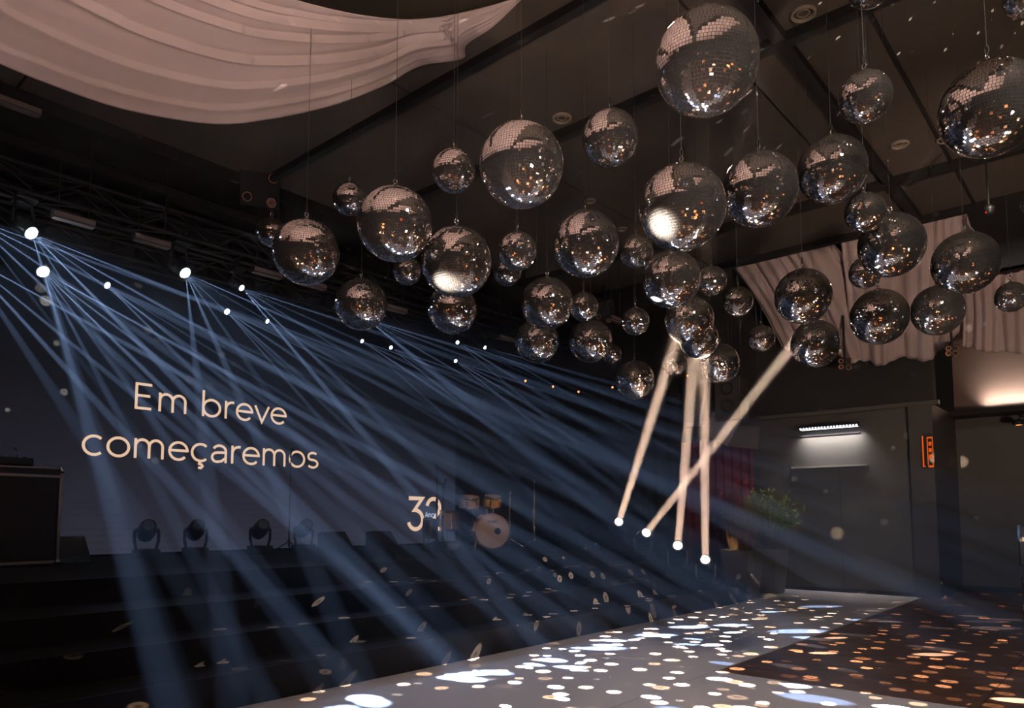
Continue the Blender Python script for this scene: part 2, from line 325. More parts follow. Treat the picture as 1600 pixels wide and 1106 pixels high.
# ------------------------------------------------------------------ LED wall and its lettering
LX = -10.7
y0 = onX(711, 800, LX).y
lw = empty('led_wall', (LX, (y0 + 1.9) / 2, .85))
def led_mat():
    m = mat('led_screen', (.01, .01, .012), .35); nt = m.node_tree; b = nt.nodes['Principled BSDF']
    tc = nt.nodes.new('ShaderNodeTexCoord'); sp = nt.nodes.new('ShaderNodeSeparateXYZ'); nt.links.new(tc.outputs['Object'], sp.inputs[0])
    wv = nt.nodes.new('ShaderNodeTexWave'); wv.wave_type = 'BANDS'; wv.bands_direction = 'Z'; wv.inputs['Scale'].default_value = 3.4; wv.inputs['Distortion'].default_value = .6; wv.inputs['Detail'].default_value = 1
    nt.links.new(tc.outputs['Object'], wv.inputs['Vector'])
    # content of the screen: slate blue at the foot, fading to black, thin scan bands in between
    g = nt.nodes.new('ShaderNodeValToRGB'); e = g.color_ramp.elements; e[0].position = 0; e[0].color = (.030, .030, .046, 1); e[1].position = 1; e[1].color = (.0, .0, .0, 1)
    q = e.new(.24); q.color = (.020, .020, .032, 1); q = e.new(.38); q.color = (.011, .011, .018, 1); q = e.new(.62); q.color = (.003, .003, .004, 1)
    dv = nt.nodes.new('ShaderNodeMath'); dv.operation = 'DIVIDE'; nt.links.new(sp.outputs[2], dv.inputs[0]); dv.inputs[1].default_value = 3.9; nt.links.new(dv.outputs[0], g.inputs[0])
    mw = nt.nodes.new('ShaderNodeMapRange'); nt.links.new(wv.outputs['Fac'], mw.inputs[0]); mw.inputs[3].default_value = .88; mw.inputs[4].default_value = 1.04
    m.cycles.emission_sampling = 'NONE'; nt.links.new(g.outputs[0], b.inputs['Emission Color']); nt.links.new(mw.outputs[0], b.inputs['Emission Strength']); return m
yc = (y0 + 1.9) / 2
G().box((0, 1.9 - yc, .03), (-.02, y0 - yc, 3.9)).build('screen', led_mat(), lw)
fr = G()
fr.box((-.14, 1.86 - yc, 0), (.004, y0 - yc + .04, .03)); fr.box((-.14, 1.86 - yc, 3.9), (.004, y0 - yc + .04, 3.94)); fr.box((-.14, y0 - yc, .03), (.004, y0 - yc + .04, 3.9)); fr.box((-.14, 1.86 - yc, .03), (.004, 1.9 - yc, 3.9)); fr.box((-.14, 1.9 - yc, .03), (-.10, y0 - yc, 3.9))
fr.build('frame', m_blackp, lw)
tag(lw, 'wide dark LED wall behind the stage showing peach lettering', 'screen')
def arc(cx, cy_, rx, ry, a0, a1, n=22): return [(cx + rx * math.cos(math.radians(a0 + (a1 - a0) * i / n)), cy_ + ry * math.sin(math.radians(a0 + (a1 - a0) * i / n))) for i in range(n + 1)]
X_ = .52
def glyph(c):
    o = .26
    if c == 'E': return .64, [[(.12, 0), (.12, .72)], [(.12, .035), (.52, .035)], [(.12, .685), (.52, .685)], [(.12, .375), (.48, .375)]]
    if c == 'm': return .92, [[(.1, 0), (.1, X_)], [(.1, .30)] + arc(.275, .315, .175, .175, 180, 0) + [(.45, 0)], [(.45, .30)] + arc(.625, .315, .175, .175, 180, 0) + [(.80, 0)]]
    if c == 'n': return .58, [[(.1, 0), (.1, X_)], [(.1, .30)] + arc(.285, .30, .185, .19, 180, 0) + [(.47, 0)]]
    if c == 'b': return .68, [[(.1, 0), (.1, .75)], arc(.35, .255, .25, .235, 0, 360)]
    if c == 'r': return .38, [[(.1, 0), (.1, X_)], [(.1, .27)] + arc(.30, .28, .20, .21, 180, 75)]
    if c == 'e': return .62, [[(.065, .27), (.55, .27)] + arc(.31, .255, .245, .235, 4, 318)]
    if c == 'v': return .52, [[(.03, .50), (.26, .01), (.49, .50)]]
    if c in 'cç':
        g = [arc(.31, .255, .245, .235, 48, 312)]
        if c == 'ç': g.append([(.30, .02), (.28, -.06), (.34, -.075), (.375, -.125), (.33, -.175), (.25, -.17)])
        return .57, g
    if c == 'o': return .64, [arc(.32, .255, .255, .235, 0, 360)]
    if c == 'a': return .58, [[(.48, 0), (.48, .33)] + arc(.29, .33, .19, .16, 0, 155), [(.48, .30), (.25, .29)] + arc(.22, .155, .145, .13, 100, 290) + [(.36, .05), (.48, .15)]]
    if c == 's': return .50, [arc(.25, .37, .165, .12, 40, 235, 14) + [(.25, .265)] + arc(.25, .145, .175, .12, 70, -150, 16)]
    if c == '3': return .50, [[(.04, .69), (.42, .69), (.20, .44), (.26, .44)] + arc(.235, .235, .20, .20, 70, -165, 20)]
    if c == '2': return .50, [arc(.25, .50, .19, .19, 170, -30, 16) + [(.06, .035), (.46, .035)]]
    if c == 'A': return .62, [[(.04, 0), (.31, .70), (.58, 0)], [(.12, .24), (.50, .24)]]
    if c == 'S': return .56, [arc(.28, .53, .19, .16, 40, 235, 14) + [(.28, .36)] + arc(.28, .19, .20, .16, 70, -150, 16)]
    return .30, []
def ribbon(g, pts, w, place):
    P = [Vector((p[0], p[1])) for p in pts]; Q = [P[0]]
    for p in P[1:]:
        if (p - Q[-1]).length > 1e-4: Q.append(p)
    P = Q; closed = (P[0] - P[-1]).length < 1e-3; L = []; R = []; n = len(P)
    for i, p in enumerate(P):
        a = P[i - 1] if i > 0 else (P[-2] if closed else None); b = P[i + 1] if i < n - 1 else (P[1] if closed else None)
        d1 = (p - a).normalized() if a is not None else (b - p).normalized(); d2 = (b - p).normalized() if b is not None else d1
        t = (d1 + d2); t = t.normalized() if t.length > 1e-4 else d1; nn = Vector((-t.y, t.x)); s = min(1 / max(nn.dot(Vector((-d1.y, d1.x))), .35), 2.2)
        L.append(p + nn * w / 2 * s); R.append(p - nn * w / 2 * s)
    vs = [place(q) for q in L] + [place(q) for q in R]; fs = [(i, i + 1, n + i + 1, n + i) for i in range(n - 1)]
    g.add(vs, fs)
def write(name, txt, pa, pb, m, par, stroke=.072, scale=None, X=LX + .006):
    """lettering on the screen between two photo pixels on its base line"""
    a = onX(*pa, X); b = onX(*pb, X); z = (a.z + b.z) / 2
    adv = sum(glyph(c)[0] for c in txt); k = (b.y - a.y) / adv if scale is None else scale; g = G(); x = 0
    for c in txt:
        wd, st_ = glyph(c)
        for s_ in st_: ribbon(g, s_, stroke, lambda q, x=x: (X - LX, a.y + (x + q[0]) * k - yc, z + q[1] * k - .85))
        x += wd
    return g.build(name, m, par)
write('lettering', 'Em breve', (205, 638), (449, 664), m_text, lw)
write('lettering', 'começaremos', (125, 709), (499, 733), m_text, lw)
n32 = write('lettering', '32', (636, 829), (690, 829), m_text, lw, stroke=.085)
write('small_lettering', 'Anos', (664, 808), (683, 808), m_textw, lw, stroke=.11)

# ------------------------------------------------------------------ fixtures
def moving_head(loc, tgt, lens_m, hang=True, sc=1.0, lab='', grp=None, body=m_blackp):
    """loc = centre of the lens; the head is behind it, its yoke and base above (hanging) or below (standing)"""
    loc = Vector(loc); d = (Vector(tgt) - loc).normalized(); s = 1 if hang else -1
    piv = loc - d * .17 * sc; base_z = piv.z + s * .36 * sc
    root = empty('moving_head_light', (piv.x, piv.y, base_z if not hang else base_z))
    inv = Matrix.Translation(-root.location)
    M = inv @ Matrix.Translation(loc) @ d.to_track_quat('Z', 'Y').to_matrix().to_4x4() @ Matrix.Scale(sc, 4)
    hd = G().lathe([(.0, -.36), (.07, -.36), (.10, -.32), (.115, -.2), (.10, -.08), (.092, -.01), (.085, 0), (.08, -.012), (0, -.014)], 20, M).build('head', body, root, True)
    G().lathe([(.0, -.004), (.06, -.006), (.068, -.004), (.0, .001)], 20, M).build('lens', lens_m, root)
    az = math.atan2(d.y, d.x) + math.pi / 2; c = Vector((math.cos(az), math.sin(az), 0)); pl = piv - root.location; y = G()
    for q in (-1, 1):
        a = pl + c * q * .14 * sc; y.tube([a, a + Vector((0, 0, s * .14 * sc)), a + Vector((0, 0, s * .27 * sc)) - c * q * .03 * sc, a + Vector((0, 0, s * .28 * sc)) - c * q * .14 * sc], .022 * sc, 6)
    y.tube([pl - c * .14 * sc, pl - c * .10 * sc], .03 * sc, 8); y.tube([pl + c * .14 * sc, pl + c * .10 * sc], .03 * sc, 8)
    y.build('yoke', body, root)
    z0, z1 = (-.07 * sc, .05 * sc) if hang else (0, .12 * sc)
    G().box((-.16 * sc, -.12 * sc, z0), (.16 * sc, .12 * sc, z1), .015 * sc).build('base', body, root)
    if hang:
        tz = max(.07, hang - root.location.z); G().tube([(0, 0, .03), (0, 0, tz)], .02, 6).box((-.18, -.02, tz - .02), (.18, .02, tz + .02)).build('clamp', body, root)
    tag(root, lab, 'stage light', grp); return root
def truss(n, X, z, ya, yb, lab):
    r = empty(n, (X, (ya + yb) / 2, z)); h = (yb - ya) / 2; g = G(); w = .15
    for a in (-w, w):
        for b in (-w, w): G().tube([(a, -h, b), (a, h, b)], .025, 6).build('chord', m_beam, r)
    L = int(h * 2 / .5)
    for i in range(L):
        y = -h + i * .5; s = 1 if i % 2 else -1
        for a in (-w, w): g.tube([(a, y, -w * s), (a, y + .5, w * s)], .012, 5); g.tube([(-w * s, y, a), (w * s, y + .5, a)], .012, 5)
    b = g.build('lacing', m_beam, r); b['kind'] = 'stuff'
    return tag(r, lab, 'truss')
XA, XB = -9.3, -10.05
TZ = {XA: onX(50, 365, XA).z + .56 - .15, XB: onX(68, 425, XB).z + .54 - .15}
FIX = [  # pixel, row plane, slopes of the beams in the picture, power, half width
    ((50, 365), XA, (.40, .56, .72, 1.02, 1.55, 3.3), 1.0, 'largest blue-white moving head glowing at the upper left above the stage'),
    ((290, 427), XA, (.44, .58, .95, 1.45, 2.3, 9.0), 1.0, 'bright blue-white moving head above the word breve'),
    ((378, 450), XA, (.33, .45, .62, .95, 1.2), .6, 'small blue-white moving head just right of the bright one above breve'),
    ((574, 499), XA, (.30, .38, .47, .58, .8), .5, 'moving head hidden behind the single mirror ball over the stage left of centre'),
    ((715, 535), XA, (.34, .46, .62, .85), .32, 'small moving head below the two stacked mirror balls in the middle'),
    ((758, 543), XA, (.28, .38, .46, .55), .30, 'farthest lit moving head, right end of the upper row'),
    ((-45, 341), XA, (.36, .50, .68, .95, 1.3), .8, 'moving head just past the left edge, upper row'),
    ((68, 425), XB, (.55, .75, .97, 1.35, 1.9, 3.4), .9, 'second brightest moving head, just under the largest one at the left'),
    ((168, 446), XB, (.45, .62, .80, 1.0), .5, 'small moving head between the two bright ones at the upper left'),
    ((355, 487), XB, (.48, .66, .88, 1.15), .45, 'small moving head lower left of the pair near the first mirror balls'),
    ((418, 502), XB, (.40, .55, .75), .30, 'tiny moving head under the large dark mirror ball at the left'),
    ((566, 533), XB, (.36, .50, .66, .9), .35, 'tiny moving head right below the single low mirror ball over the stage'),
    ((611, 543), XB, (.36, .48, .62, .8), .32, 'tiny moving head a little right of the single low mirror ball'),
    ((712, 564), XB, (.34, .46, .60, .8), .30, 'lowest tiny moving head above the middle of the beams'),
    ((-60, 396), XB, (.55, .82, 1.1, 1.5), .7, 'moving head just past the left edge, lower row'),
]
BLUE = (.37, .56, 1.0)
for (uv, X, sl, pw, lab) in FIX:
    s = onX(*uv, X); tg = []
    for i, m_ in enumerate(sl):
        a = math.atan(m_); want = random.uniform(8.5, 12.5) if m_ < .6 else random.uniform(4.5, 9.5)
        for q_ in range(40):                                   # lean the beam towards the hall until it lands on floor or steps
            T = onX(uv[0] + 420 * math.cos(a), uv[1] + 420 * math.sin(a), X + 1.6 + .14 * q_); d = (T - s).normalized()
            h_ = s + d * (s.z / -d.z) if d.z < -.02 else None
            if h_ is not None and h_.y < want and h_.x > -4.6: break
        tg.append(d)
        L_ = lamp('beam_' + str(i), 'SPOT', s + d * .02, T, 92000 * pw * (1.5 if i == 0 else random.uniform(.5, 1.25)) * (.42 if m_ < .5 else .30 if m_ > 1.2 else .85), BLUE, size=(1.7 if i == 0 else random.uniform(1.0, 2.2) + (random.uniform(.2, 1.0) if m_ > 1.2 else 0)), blend=.6, radius=.0)
    dm = sum(tg, Vector()).normalized()
    if pw > .45: lamp('beam_glow_fill', 'SPOT', s + dm * .03, s + dm, 160 * pw, BLUE, size=46, blend=1, radius=0)  # added wide lamp for the blue glow between the beams
    moving_head(s, s + dm, m_lensb if pw > .7 else m_lensd, TZ[X], .95 if pw > .85 else .62 if pw > .42 else .5, lab, 'moving heads hung in two rows over the stage')
truss('lighting_truss', XA, onX(50, 365, XA).z + .56, 1.0, 13.5, 'black truss carrying the upper row of moving heads, lost in the dark')
truss('lighting_truss', XB, onX(68, 425, XB).z + .54, 1.0, 12.0, 'black truss carrying the lower row of moving heads')

# mirror balls -----------------------------------------------------------------
def ball_meshes(D, tile, seed):
    rn = random.Random(seed); R = D / 2; rows = int(round(math.pi * R / tile)); vs = []; fs = []; th = .0022
    for i in range(rows):
        la = -math.pi / 2 + math.pi * (i + .5) / rows; c = math.cos(la); n = max(4, int(round(2 * math.pi * R * c / tile))); ph = rn.random() * 6.28
        for k in range(n):
            lo = ph + 2 * math.pi * k / n; nr = Vector((c * math.cos(lo), c * math.sin(lo), math.sin(la))); e = Vector((-math.sin(lo), math.cos(lo), 0)); u = nr.cross(e)
            tl = .010; a = rn.gauss(0, tl); b = rn.gauss(0, tl); n2 = (nr + e * a + u * b).normalized(); e2 = (e - n2 * e.dot(n2)).normalized(); u2 = n2.cross(e2)
            hx = min(tile, 2 * math.pi * R * c / n) / 2 - .0011; hy = tile / 2 - .0011; p = nr * R; b0 = len(vs)
            for (sx, sy) in ((-1, -1), (1, -1), (1, 1), (-1, 1)): vs.append(p + e2 * hx * sx + u2 * hy * sy)
            q = p - nr * th
            for (sx, sy) in ((-1, -1), (1, -1), (1, 1), (-1, 1)): vs.append(q + e * hx * sx + u * hy * sy)
            fs += [(b0, b0 + 1, b0 + 2, b0 + 3), (b0, b0 + 4, b0 + 5, b0 + 1), (b0 + 1, b0 + 5, b0 + 6, b0 + 2), (b0 + 2, b0 + 6, b0 + 7, b0 + 3), (b0 + 3, b0 + 7, b0 + 4, b0)]
    tiles = mesh('mirror_tiles', vs, fs, m_mirror)
    g = G().lathe([(max(.001, (R - .0025) * math.cos(a)), (R - .0025) * math.sin(a)) for a in [math.radians(-90 + 7.5 * k) for k in range(25)]], 40); core = mesh('core', g.v, g.f, m_core, True)
    g = G().lathe([(.001, R + .012), (R * .10, R + .010), (R * .13, R - .004), (R * .13, R - .012)], 16); g.tube([(0, 0, R + .005), (0, 0, R + .03)], .006, 8)
    g.torus((0, 0, R + .045), .015, .004, 'Y', 12, 6); cap = mesh('hanging_cap', g.v, g.f, m_chrome, True)
    g = G().torus((0, 0, R + .083), .013, .0035, 'X', 12, 6, .8, 1.9); g.tube([(0, 0, R + .10), (0, 0, R + .115)], .005, 6); hook = mesh('snap_hook', g.v, g.f, m_beam, True)
    return tiles, core, cap, hook
BM = {}
for D in (.5, .4, .3, .2): BM[D] = [ball_meshes(D, .0168 if D > .35 else .0150, int(D * 100) + s) for s in range(2)]
BALLS = [  # pixel centre, pixel diameter, real diameter, label
 (1104,98,172,.5,'largest mirror ball, hanging high at the top right of centre'),
 (815,258,136,.5,'large mirror ball reflecting blush drapery, upper middle above the beams'),
 (617,350,120,.5,'large mirror ball with an orange streak round it, left of the middle'),
 (709,267,70,.3,'small mirror ball touching the left side of the large upper-middle one'),
 (546,311,54,.3,'small mirror ball peeking out behind the ball with an orange streak'),
 (478,394,106,.5,'large dark mirror ball farthest left but one, above the stage beams'),
 (424,363,48,.3,'leftmost small mirror ball, half behind the large dark one'),
 (564,476,82,.5,'single dark mirror ball hanging low right over the blue beams'),
 (713,409,112,.5,'large mirror ball with a hot glare spot at its lower left, above a second ball'),
 (636,423,46,.3,'small mirror ball squeezed between two large ones left of the middle'),
 (707,483,78,.5,'mirror ball directly under the left glaring one'),
 (808,392,62,.3,'upper ball of a close pair of small mirror balls under the upper-middle one'),
 (793,424,46,.3,'lower ball of the close pair of small mirror balls'),
 (953,216,92,.4,'medium mirror ball alone against the ceiling, right of the upper-middle one'),
 (915,381,106,.5,'large mirror ball in the very middle of the cluster'),
 (994,393,54,.3,'small mirror ball tucked left below the big glaring one'),
 (1066,324,139,.5,'very large mirror ball with white glare at its lower left'),
 (1187,296,122,.5,'large mirror ball touching the right side of the very large glaring one'),
 (1300,265,112,.5,'third large mirror ball in the row right of the glaring one'),
 (1352,151,86,.3,'small mirror ball alone high in the right part of the ceiling'),
 (1352,332,66,.3,'small mirror ball just under the third large one of the row'),
 (1393,383,106,.5,'large mirror ball before the pale drapes with a small one behind its lower left'),
 (1508,411,106,.5,'large mirror ball right of the drape peak with a visible cable'),
 (1352,426,52,.3,'small mirror ball half hidden before the pale drapes'),
 (1255,463,90,.5,'mirror ball on a visible snap hook before the left pale drape'),
 (1274,537,78,.5,'mirror ball directly below the one on the visible snap hook'),
 (1374,495,92,.5,'left ball of the low pair before the right drape'),
 (1465,485,84,.5,'right ball of the low pair before the right drape'),
 (1580,464,52,.3,'small mirror ball near the right edge before the far drape'),
 (1547,170,165,.5,'huge mirror ball cut by the right edge, blue glints on its side'),
 (1049,436,92,.5,'mirror ball right under the very large glaring one'),
 (1112,439,48,.3,'small mirror ball peeking right of the one under the glaring ball'),
 (1153,471,48,.3,'small mirror ball alone just left of the left drape edge'),
 (1077,500,78,.5,'mirror ball above the tops of the warm light beams'),
 (1092,530,62,.4,'mirror ball partly hidden right where the warm beams end'),
 (1124,568,64,.5,'lowest mirror ball right of the warm beams'),
 (1055,568,38,.3,'small mirror ball crossed by the leftmost warm beam'),
 (1190,529,42,.3,'small mirror ball just left of the lower edge of the left drape'),
 (855,474,82,.5,'mirror ball above a lower one in the middle, beside a small ball'),
 (912,479,46,.3,'small mirror ball between the middle pairs next to the four-lamp blinder'),
 (923,533,68,.5,'right one of the two mirror balls hanging lowest over the middle'),
 (839,533,70,.5,'left one of the two mirror balls hanging lowest over the middle'),
 (956,553,32,.3,'tiniest mirror ball, at the lower right of the low middle ball'),
 (992,594,62,.5,'lowest mirror ball of all, alone left of the warm beams'),
 (993,502,44,.3,'small mirror ball alone against the dark right of the four-lamp blinder'),
 (1602,-8,76,.2,'mirror ball just showing in the top right corner'),
 (1360,-24,78,.3,'mirror ball whose underside shows at the top edge'),
 (1617,316,44,.2,'mirror ball sliver at the right edge above the far drape'),
]
BP = []
cab_m = mat('cable_black', (.03, .027, .025), .6)
for i, (u, v, d, D, lab) in enumerate(BALLS):
    x = (u - CX) / F; y = (v - CY) / F; c = 1 / math.sqrt(1 + x * x + y * y); t = F * D * (1 + 1 / c) / 2 / d
    p = onT(u, v, t); BP.append(p); R = D / 2
    r = empty('mirror_ball', p, random.random() * 6.28); tl, cr_, cp, hk = BM[D][i % 2]
    tilt = (random.uniform(-.04, .04), random.uniform(-.04, .04), 0)
    o = link('core', cr_, r); o = link('mirror_tiles', tl, r, None, tilt); o['kind'] = 'stuff'
    link('hanging_cap', cp, r); link('snap_hook', hk, r)
    L = CH - p.z - R - .11
    G().tube([(0, 0, R + .11), (0, 0, R + .11 + L)], .0018, 5).build('cable', cab_m, r)
    tag(r, lab, 'mirror ball', 'mirror balls hung from the ceiling over the dance floor')

# ------------------------------------------------------------------ warm parallel beams standing on the steps
WB = [((967, 815), -7.3, BP[33], (-.08, -.10, -.16), 'warm beam moving head standing on the stage, leftmost of the four'),
      ((1010, 832), -6.45, onT(1247, 519, (RC.transposed() @ (BP[25] - EYE)).z * -1), (0.02, 0, -.04), 'warm beam moving head on the upper step, its beam leaning far right'),
      ((1059, 852), -5.80, BP[34], (-.06, .02, -.10), 'warm beam moving head on the middle step, third of the four'),
      ((1102, 874), -5.30, BP[34], (.05, .0, -.14), 'warm beam moving head on the lowest step, nearest the planters')]
STEPZ = (.85, .65, .45, .25)
for k, (uv, X, tg, off, lab) in enumerate(WB):
    s = onX(*uv, X)
    if tg is None: e = onY(1238, 512, 12.6)
    else: e = tg + Vector(off)
    d = (e - s).normalized()
    sc = (s.z - STEPZ[k]) / (.36 + .17 * d.z + 0.0)
    mh = moving_head(s, e, m_lensw, False, min(sc, 1.25), lab, 'warm beam lights standing up the stage steps')
    lamp('warm_beam', 'AREA', s + d * .03, e, 26, (1, .68, .50), shape='DISK', size=.115, spread=math.radians(.7))
# unseen spots added left of the frame for hot glare on two balls
for (src, bi, off, en) in (((-5.2, .3, .9), 8, (691, 445), 80), ((-3.6, .4, .5), 16, (1016, 364), 90)):
    s = Vector(src); hot = onT(*off, (RC.transposed() @ (BP[bi] - EYE)).z * -1 - .16); e = hot
    lamp('ball_glare_spot', 'SPOT', s, e, en * 900, (1, .84, .70), size=2.6, blend=1.0, radius=.02, vol=.25)

# ------------------------------------------------------------------ voile drapes
def crom(P, t):
    n = len(P) - 1; t = max(0, min(n - 1e-6, t * n)); i = int(t); f = t - i
    p0 = P[max(i - 1, 0)]; p1 = P[i]; p2 = P[i + 1]; p3 = P[min(i + 2, n)]
    return .5 * ((2 * p1) + (p2 - p0) * f + (2 * p0 - 5 * p1 + 4 * p2 - p3) * f * f + (3 * p1 - p0 - 3 * p2 + p3) * f ** 3)
def swag(n, A, B, nu, nv, fn, lab, grp=None, uA=None, cat='drape'):
    """cloth spanned between the curves A and B; fn(u,v) gives the ripple height along the normal"""
    A = [Vector(p) for p in A]; B = [Vector(p) for p in B]; vs = []; fs = []
    for i in range(nu + 1):
        u = i / nu; a = crom(A, u); b = crom(B, u); a2 = crom(A, min(1, u + .01)); a1 = crom(A, max(0, u - .01))
        nr = (a2 - a1).cross(b - a); nr = nr.normalized() if nr.length > 1e-6 else Vector((0, 0, 1))
        for j in range(nv + 1):
            v = j / nv; vs.append(a.lerp(b, v) + nr * fn(u, v))
    for i in range(nu):
        for j in range(nv): q = i * (nv + 1) + j; fs.append((q, q + nv + 1, q + nv + 2, q + 1))
    o = link(n, mesh(n, vs, fs, m_fab, True)); md = o.modifiers.new('thickness', 'SOLIDIFY'); md.thickness = .003
    return tag(o, lab, cat, grp)
def Zs(L): return [onZ(u, v, z) for (u, v, z) in L]
outer = Zs([(818,-3,5.93),(770,42,5.93),(729,70,5.9),(722,92,5.80),(655,104,5.75),(600,134,5.55),(520,164,5.2),(420,186,4.95),(330,193,4.82),(200,172,4.75),(100,140,4.76),(0,100,4.8),(-110,45,4.9)]) + [Vector((-7.6, -.6, 5.2)), Vector((-7.4, -2.6, 5.9))]
inner = Zs([(816,-6,5.95),(770,8,5.85),(720,20,5.72),(680,27,5.60),(640,30,5.5),(600,28,5.4),(540,19,5.28),(470,2,5.18),(400,-22,5.1),(300,-70,5.05),(200,-130,5.05),(80,-220,5.1),(-60,-330,5.2)]) + [Vector((-5.9, -1.3, 5.4)), Vector((-6.4, -2.8, 5.9))]
def fold1(u, v):
    e = math.sin(math.pi * min(1, u * 1.1)) ** .5 if u < .9 else 1
    sh = 0
    for c0, w_, a_ in ((.07, .03, .02), (.34, .06, .035), (.50, .035, .06), (.64, .03, .05), (.78, .035, .06), (.90, .03, .035)):
        c_ = c0 + .06 * math.sin(2.6 * u + c0 * 9); d = (v - c_) / w_
        sh += a_ * math.exp(-d * d) * (-1 if (v - c_) < 0 else .25)
    return sh * e + .10 * math.sin(math.pi * v) * e + .0025 * math.sin(v * 60 + u * 9)
swag('voile_canopy', outer, inner, 160, 90, fold1, 'wide blush voile canopy sagging in long folds across the upper left')
# further canopies of the same set, above and behind the camera (the balls reflect them)
def canopy(A0, A1, width, sag, lab):
    A0 = Vector(A0); A1 = Vector(A1); d = (A1 - A0).normalized(); s = Vector((-d.y, d.x, 0)); a = []; b = []
    for i in range(9):
        t = i / 8; g = math.sin(math.pi * t); p = A0.lerp(A1, t); a.append(p - s * width / 2 * (.12 + g * .88) - Vector((0, 0, sag * g))); b.append(p + s * width / 2 * (.12 + g * .88) - Vector((0, 0, sag * g * .85)))
    swag('voile_canopy', a, b, 60, 30, lambda u, v: .04 * math.sin(v * 22 + 2 * math.sin(u * 3)) * math.sin(math.pi * u), lab, 'blush voile canopies overhead behind the camera')
canopy((-3.2, 4.95, 5.93), (-3.4, -6.0, 5.93), 3.3, .9, 'blush voile canopy overhead behind the camera, on the stage side')
canopy((.5, 4.0, 5.93), (.3, -6.0, 5.93), 3.2, .9, 'blush voile canopy overhead behind the camera, away from the stage')
Y0 = 12.44; Y1 = 14.12
def hangfold(k, ph, amp=.07):
    def f(u, v):
        a = u * k + ph + 1.6 * math.sin(u * 5 + v * 1.2); b = u * k * 2.7 + ph * 3 + 1.1 * math.sin(u * 9 - v)
        return amp * (.5 + .6 * v) * (1 - abs(math.sin(a / 2)) ** .6 * 1.6) + .018 * math.sin(b) + .12 * math.sin(math.pi * v)
    return f
def drape(name, top, bot, k, ph, lab, y0=Y0, y1=Y1, amp=.07):
    A = [onY(u, v, y0) for u, v in top]; B = [onY(u, v, y1) for u, v in bot]
    for q in A: q.z = min(q.z, CH - .015)
    return swag(name, A, B, 130, 36, hangfold(k, ph, amp), lab, 'blush voile drapes hung from the far ceiling beam')
drape('voile_drape', [(1140,403),(1180,396),(1215,387),(1255,379),(1299,368)], [(1222,540),(1262,558),(1300,552),(1340,563),(1392,500)], 22, .3, 'left blush voile drape below the far ceiling beam, sprinkled with light spots')
drape('voile_drape', [(1313,362),(1350,352),(1395,342),(1440,345),(1470,334),(1501,319),(1523,362)], [(1330,556),(1370,570),(1404,560),(1448,562),(1470,548),(1500,520),(1570,500)], 30, 1.3, 'middle blush voile drape with a raised peak and a low pointed hem')
drape('voile_drape', [(1500,432),(1545,432),(1590,424),(1640,415),(1700,405)], [(1505,541),(1547,549),(1600,552),(1650,556),(1720,560)], 28, 2.1, 'rightmost blush voile drape, hanging straight by the right edge', y0=13.2, amp=.05)
# ------------------------------------------------------------------ ceiling fittings
for (u, v, r, lab) in ((878, 185, .135, 'round downlight on the ceiling beside the beam above the middle'), (1255, 22, .135, 'round downlight by the beam crossing at the top right'), (1406, 226, .125, 'round downlight between two right-hand mirror balls'), (1478, 217, .125, 'round downlight half hidden by the huge right-edge mirror ball'), (972, 358, .10, 'round downlight just above the small ball left of the glaring one'), (922, 314, .10, 'round downlight above the middle large mirror ball'), (485, 451, .10, 'round downlight low at the stage edge')):
    p = onZ(u, v, CH - .01)
    if v > 400: continue
    t = empty('ceiling_downlight', (p.x, p.y, CH)); r *= .85
    G().lathe([(r, 0), (r, -.02), (r * .86, -.03), (r * .78, -.02), (r * .72, .015)], 28).build('ring', m_lampring, t, True)
    G().lathe([(.001, .012), (r * .72, .012)], 28).build('diffuser', mat('diffuser_cream', (.30, .24, .18), .5), t)
    G().torus((0, 0, -.004), r * .45, .008, 'Z', 20, 6).build('inner_ring', m_lampring, t, True)
    tag(t, lab, 'downlight', 'round downlights in the ceiling')
m_bat = mat('batten_face', (.20, .16, .14), .6)
BAT = [(27, 167, -8.9), (115, 345, -9.0), (237, 379, -9.0), (417, 428, -9.0), (488, 446, -9.0), (618, 484, -9.0), (790, 530, -9.0), (961, 500, -7.0)]
BL = ['pale linear fitting high at the left edge below the canopy', 'pale linear fitting just above the largest moving head', 'second pale linear fitting, between the two bright moving heads', 'pale linear fitting partly beside the large dark mirror ball', 'pale linear fitting right under the large dark mirror ball', 'pale linear fitting right of the single low mirror ball', 'faint pale linear fitting left of the low middle mirror ball', 'pale linear fitting beside the four-lamp blinder in the middle']
for (u, v, X), lab in zip(BAT, BL):
    p = onX(u, v, X)
    if p.z > CH - .2: p = onZ(u, v, CH - .12)
    t = empty('linear_light', p)
    L = .22
    G().box((-.05, -L, -.02), (.05, L, .06), .008).build('housing', m_beam, t)
    G().box((-.045, -L + .01, -.028), (.045, L - .01, -.018)).build('face', m_bat, t)
    G().box((.05, -L + .01, -.01), (.056, L - .01, .045)).build('side_strip', m_bat, t)
    for s_ in (-1, 1): G().tube([(0, s_ * L * .7, .06), (0, s_ * L * .7, max(.07, CH - .01 - p.z))], .006, 5).build('drop_rod', m_beam, t)
    tag(t, lab, 'stage light', 'unlit linear fittings in a row over the stage')
